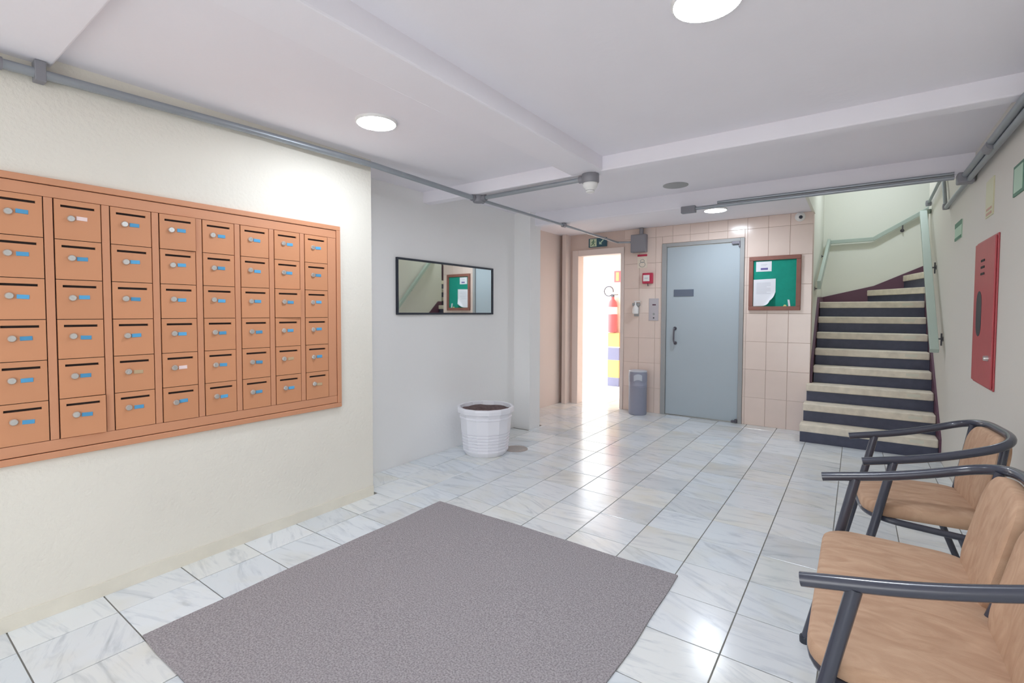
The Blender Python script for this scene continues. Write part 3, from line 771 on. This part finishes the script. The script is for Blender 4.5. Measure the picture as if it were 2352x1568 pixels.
obj('coupling', MB().tube([(.582, 3.68, 2.224), (.582, 3.80, 2.224)], .031, 14), M_['galvdark'], c4, smooth=True)
obj('elbow_box', B(.535, .625, 4.45, 4.546, 2.185, 2.256), M_['galvdark'], c4, bevel=.01)
c5 = thing('conduit', 'grey angled conduit drops below the beam beside the stair opening', 'conduit', (.6, 4.9, 2.2))
obj('pipe', MB().tube([(.605, 4.553, 2.225), (.605, 5.58, 2.215)], .016, 12), M_['galv'], c5, smooth=True)
obj('elbow', MB().lathe([(0, -.026), (.022, -.024), (.025, 0), (.022, .024), (0, .026)], 12, (.605, 5.62, 2.225)), M_['galvdark'], c5, smooth=True)
obj('pipe', MB().tube([(.605, 5.65, 2.245), (.605, 5.80, 2.47), (.605, 5.88, 2.56)], .014, 12), M_['galv'], c5, smooth=True)
obj('pipe', MB().tube([(.605, 5.88, 2.56), (.605, 6.9, 2.50)], .014, 12), M_['galv'], c5, smooth=True)
obj('elbow', MB().lathe([(0, -.03), (.024, -.028), (.027, 0), (.024, .028), (0, .03)], 12, (.603, 6.93, 2.495)), M_['galvdark'], c5, smooth=True)

# ------------------------------------------------------------------ staircase
RZ, TD, SY = .18, .205, 5.655
st = thing('staircase', 'narrow staircase of pale worn treads and dark risers', 'staircase', (.1, SY, 0), kind='structure')
lefts = {1: -.452, 2: -.440, 3: -.430}
def ynos(k): return SY+(k-1)*TD
for k in range(1, 9):
    xl = lefts.get(k, XE+.022); y0 = ynos(k); y1 = ynos(k+1)
    xr = XR-.016
    z0, z1 = (k-1)*RZ, k*RZ
    yend = y1+.012 if k < 8 else YS
    obj('riser', B(xl+.006, xr, y0+.016, y1+.016 if k < 8 else YS-.0, 0 if k < 8 else 0, z1-.075), M_['riser'], st)
    obj('tread', B(xl, xr, y0, yend, z1-.075, z1), M_['tread'], st, bevel=.010)
    tr = st.children[-1]
    obj('tread_strip', B(xr-.20, xr-.10, y0-.0015, y0+.002, z1-.05, z1-.022), M_['stripmark'], tr)
def wedge(name, pl_, pr_, z0, z1, mm, parent=st, inset=0, bevel=0):
    # winder: front edge from pl_ to pr_, reaching back to the end wall and to the flight turning off
    dx, dy = pr_[0]-pl_[0], pr_[1]-pl_[1]; L_ = math.hypot(dx, dy); nx, ny = -dy/L_, dx/L_
    if ny < 0: nx, ny = -nx, -ny
    a = (pl_[0]+nx*inset, pl_[1]+ny*inset); b = (pr_[0]+nx*inset, pr_[1]+ny*inset)
    return obj(name, MB().prism([a, b, (2.55, b[1]), (2.55, YS-.001), (min(a[0]+.02, 2.5), YS-.001)], 'z', z0, z1), mm, parent, bevel=bevel)
W9 = ((.10, YS-.02), (XR-.016, 7.33)); W10 = ((.47, YS-.02), (XR-.01, 7.36)); W11 = ((.86, YS-.02), (.86, 7.21))
for (pa, pb), k in ((W9, 9), (W10, 10), (W11, 11)):
    wedge('riser', pa, pb, .2, k*RZ-.075-.012, M_['riser'], inset=.014)
    wedge('tread', pa, pb, k*RZ-.087, k*RZ-.012, M_['tread'], bevel=.008)
# skirtings
sk = MB()
sk.prism([(XE+.004, 1.30), (XE+.004, 1.525), (.17, 1.665), (.66, 1.90), (1.6, 2.5), (1.6, 1.3)], 'y', YS-.012, YS-.0005)
obj('skirting', sk, M_['maroon'], st)
pts_t = [(ynos(4)-.05, .74), (ynos(8), 1.50), (YS-.013, 1.525)]
obj('skirting', MB().prism([(ynos(4)-.09, .50)]+pts_t+[(YS-.013, 1.3), (ynos(8), 1.2)], 'x', XE-.0005, XE+.021), M_['maroon'], st)
obj('skirting', MB().prism([(SY-.02, 0), (SY-.02, .19), (ynos(8), 1.52), (7.19, 1.52), (7.19, 1.0), (ynos(4), 0)], 'x', XR-.015, XR-.0005), M_['maroon'], st)

# handrails
hr = thing('handrail', 'flat pale green handrail bracketed to the wall beside the hose cabinet', 'handrail', (.57, 5.6, .95))
def bar(mb, a, b, w_, h_):
    a, b = Vector(a), Vector(b); t = (b-a).normalized(); s_ = t.cross(Vector((0, 0, 1))).normalized(); n_ = s_.cross(t)
    v = []
    for p in (a, b):
        for (i, j) in ((-1, -1), (1, -1), (1, 1), (-1, 1)): v.append(p+s_*i*w_/2+n_*j*h_/2)
    return mb.add(v, [(0, 1, 2, 3), (7, 6, 5, 4), (0, 4, 5, 1), (1, 5, 6, 2), (2, 6, 7, 3), (3, 7, 4, 0)])
RA, RB = (.560, 5.60, .972), (.560, 6.90, 2.40)
obj('rail', bar(MB(), RA, RB, .062, .05), M_['railgreen'], hr, bevel=.004)
obj('rail', bar(MB(), (.560, 6.90, 2.40), (.70, 7.12, 2.44), .05, .05), M_['railgreen'], hr, bevel=.004)
for t in (.12, .60):
    p = Vector(RA).lerp(Vector(RB), t)
    obj('bracket', MB().tube(rounded([(p.x, p.y, p.z-.03), (p.x+.005, p.y, p.z-.07), (XR-.002, p.y, p.z-.07)], .02), .007, 8)
        .lathe([(.022, -.004), (.022, 0)], 12, (XR, p.y, p.z-.07), 'x').tube([(XR-.012, p.y, p.z-.02), (XR-.012, p.y, p.z-.13)], .006, 8), M_['handle'], hr, smooth=True)
h2 = thing('handrail', 'pale green handrail climbing round the stairwell end wall', 'handrail', (-.35, 6.43, 1.6))
YR = YS-.06
obj('rail', bar(MB(), (XE+.05, 6.42, 1.615), (XE+.07, YR, 2.275), .035, .10), M_['railgreen'], h2, bevel=.004)
obj('rail', bar(MB(), (XE+.05, YR, 2.275), (.15, YR, 2.28), .03, .05), M_['railgreen'], h2, bevel=.004)
obj('rail', bar(MB(), (.145, YR, 2.275), (.95, YR, 2.76), .03, .05), M_['railgreen'], h2, bevel=.004)
for p in ((XE+.05, 6.60, 1.655), (XE+.06, 7.7, 2.13)):
    obj('bracket', MB().tube(rounded([p, (p[0], p[1], p[2]-.07), (XE+.001, p[1], p[2]-.07)], .02), .007, 8).lathe([(.022, 0), (.022, .004)], 12, (XE, p[1], p[2]-.07), 'x'), M_['handle'], h2, smooth=True)
obj('bracket', MB().tube(rounded([(.45, YR, 2.44), (.45, YR, 2.37), (.45, YS-.001, 2.37)], .02), .007, 8).lathe([(.022, 0), (.022, -.004)], 12, (.45, YS, 2.37), 'y'), M_['handle'], h2, smooth=True)

# ------------------------------------------------------------------ hose cabinet and signs on the chair wall
hc = thing('hose_cabinet', 'tall red fire hose cabinet with a dark window slot', 'hose cabinet', (XR, 4.02, .87))
y0, y1, z0, z1 = 3.735, 4.31, .865, 1.750
xf = XR-.014
obj('case', B(xf+.006, XR, y0, y1, z0, z1), M_['redbox'], hc, bevel=.004)
obj('door', B(xf-.004, xf+.006, y0+.012, y1-.012, z0+.012, z1-.012), M_['redbox'], hc, bevel=.004)
hcd = hc.children[-1]
yc = 4.06
for k in range(3):
    obj('vent_slot', MB().prism([(yc-.055, 1.615-k*.04), (yc+.045, 1.615-k*.04), (yc+.05, 1.622-k*.04), (yc+.045, 1.629-k*.04), (yc-.055, 1.629-k*.04), (yc-.06, 1.622-k*.04)], 'x', xf-.0055, xf-.003), M_['dark'], hcd)
wpoly = []
for k in range(9): a = PI*k/8; wpoly.append((4.125+.075*math.cos(a), 1.365+.075*math.sin(a)))
for k in range(9): a = PI+PI*k/8; wpoly.append((4.125+.075*math.cos(a), 1.235+.075*math.sin(a)))
obj('window', MB().prism(wpoly, 'x', xf-.0055, xf-.003), M_['blackframe'], hcd)
obj('lock', MB().lathe([(0, -.02), (.014, -.02), (.016, -.004), (.016, 0)], 14, (xf-.004, 3.82, 1.045), 'x'), M_['chrome'], hcd, smooth=True)
s1 = thing('exit_arrow_sign', 'green bordered escape sign cut by the picture edge above the chairs', 'sign', (XR, 3.2, 1.87))
obj('panel', B(XR-.006, XR, 3.02, 3.475, 1.885, 2.035), M_['greensign'], s1)
obj('pale_field', B(XR-.0075, XR-.0055, 3.30, 3.455, 1.900, 2.020), M_['palegreen'], s1)
obj('arrow', MB().prism([(3.05, 1.96), (3.11, 2.006), (3.11, 1.976), (3.24, 1.976), (3.24, 1.944), (3.11, 1.944), (3.11, 1.914)], 'x', XR-.0075, XR-.0055), M_['palegreen'], s1)
s2 = thing('hose_sign', 'faded yellow vertical acrylic sign over the red hose cabinet', 'sign', (XR, 3.95, 1.85))
obj('panel', B(XR-.006, XR, 3.92, 4.12, 1.88, 2.10), M_['ysign'], s2)
obj('faded_print', MB().prism([(3.95, 1.89), (4.09, 1.89), (4.09, 1.905), (3.95, 1.905)], 'x', XR-.0075, XR-.0055).prism([(3.95, 1.92), (4.09, 1.92), (4.09, 1.932), (3.95, 1.932)], 'x', XR-.0075, XR-.0055), M_['rsign'], s2)
s3 = thing('stair_sign', 'small pale green banded sign between the stairs and hose cabinet', 'sign', (XR, 5.0, 1.86))
obj('panel', B(XR-.006, XR, 4.96, 5.26, 1.878, 2.015), M_['palegreen'], s3)
obj('green_band', B(XR-.0075, XR-.0055, 4.96, 5.26, 1.978, 2.015), M_['greensign'], s3)
obj('green_band', B(XR-.0075, XR-.0055, 4.96, 5.26, 1.878, 1.900), M_['greensign'], s3)

# ------------------------------------------------------------------ seats
TR = .0165
def seat_unit(name, label, cat, W, loc, rotz, nback, bx=.205):
    t = thing(name, label, cat, loc, rotz)
    h = W/2
    hoop = rounded([(-.31, -h, .672), (-.06, -h, .722), (bx, -h, .812), (bx, h, .812), (-.06, h, .722), (-.31, h, .672)], [.18, .19, .19, .18], 10)
    obj('arm_hoop', MB().tube(hoop, TR, 14), M_['black'], t, smooth=True, local=True)
    hi = h-.022
    loop = rounded([(bx-.037, -h+.056, .795), (.090, -hi, .405), (-.29, -hi, .436), (-.29, hi, .436), (.090, hi, .405), (bx-.037, h-.056, .795)], [.05, .14, .14, .05], 8)
    obj('seat_frame', MB().tube(loop, .0135, 12), M_['black'], t, smooth=True, local=True)
    for s in (-1, 1):
        o = obj('leg', MB().tube([(-.205, s*h, .685), (-.262, s*h, .41), (-.352, s*h, .012)], TR, 14), M_['black'], t, smooth=True, local=True)
        obj('foot_cap', MB().lathe([(0, 0.0), (.019, .0), (.020, .02), (.018, .026)], 14, (-.353, s*h, 0)), M_['blackframe'], o, smooth=True, local=True)
        o = obj('leg', MB().tube([(.02, s*hi, .408), (.17, s*hi, .012)], .0135, 12), M_['black'], t, smooth=True, local=True)
        obj('foot_cap', MB().lathe([(0, 0.0), (.016, .0), (.017, .02), (.015, .026)], 14, (.172, s*hi, 0)), M_['blackframe'], o, smooth=True, local=True)
    D = .42
    obj('seat', MB().pad(D, W-.035, .055, .10, .012, lambda u, v, q: (-.090+u, v, .442+q)), M_['tan'], t, smooth=True, local=True)
    seam = nback
    GP = .06; bw = (W-.125-(seam-1)*GP)/seam
    a = math.atan2(bx-.117, .39); H = .355
    for i in range(seam):
        cy = -((seam-1)/2-i)*(bw+GP)
        def xf(u, v, q, cy=cy):
            zz = .628+u*math.cos(a); xx = .130+u*math.sin(a)
            bow = .02*(1-(2*v/bw)**2)
            return (xx-(q-.02)*math.cos(a)+bow*.6, cy+v, zz+(q-.02)*math.sin(a))
        obj('backrest', MB().pad(H, bw, .05, .09, .008, xf), M_['tan'], t, smooth=True, local=True)
    if seam > 1:
        obj('centre_post', MB().tube([(.065, 0, .410), (bx-.022, 0, .805)], .0135, 12), M_['black'], t, smooth=True, local=True)
        obj('cross_bar', MB().tube([(-.29, 0, .425), (.08, 0, .405)], .0135, 12), M_['black'], t, smooth=True, local=True)
    return t
seat_unit('bench', 'two place tan padded bench with black tubular arms nearest the camera', 'bench', .885, (.215, 1.755, 0), 0, 2)
seat_unit('armchair', 'single tan padded armchair with black tubular hoop beyond the bench', 'chair', .49, (.315, 2.80, 0), math.radians(6), 1, .185)
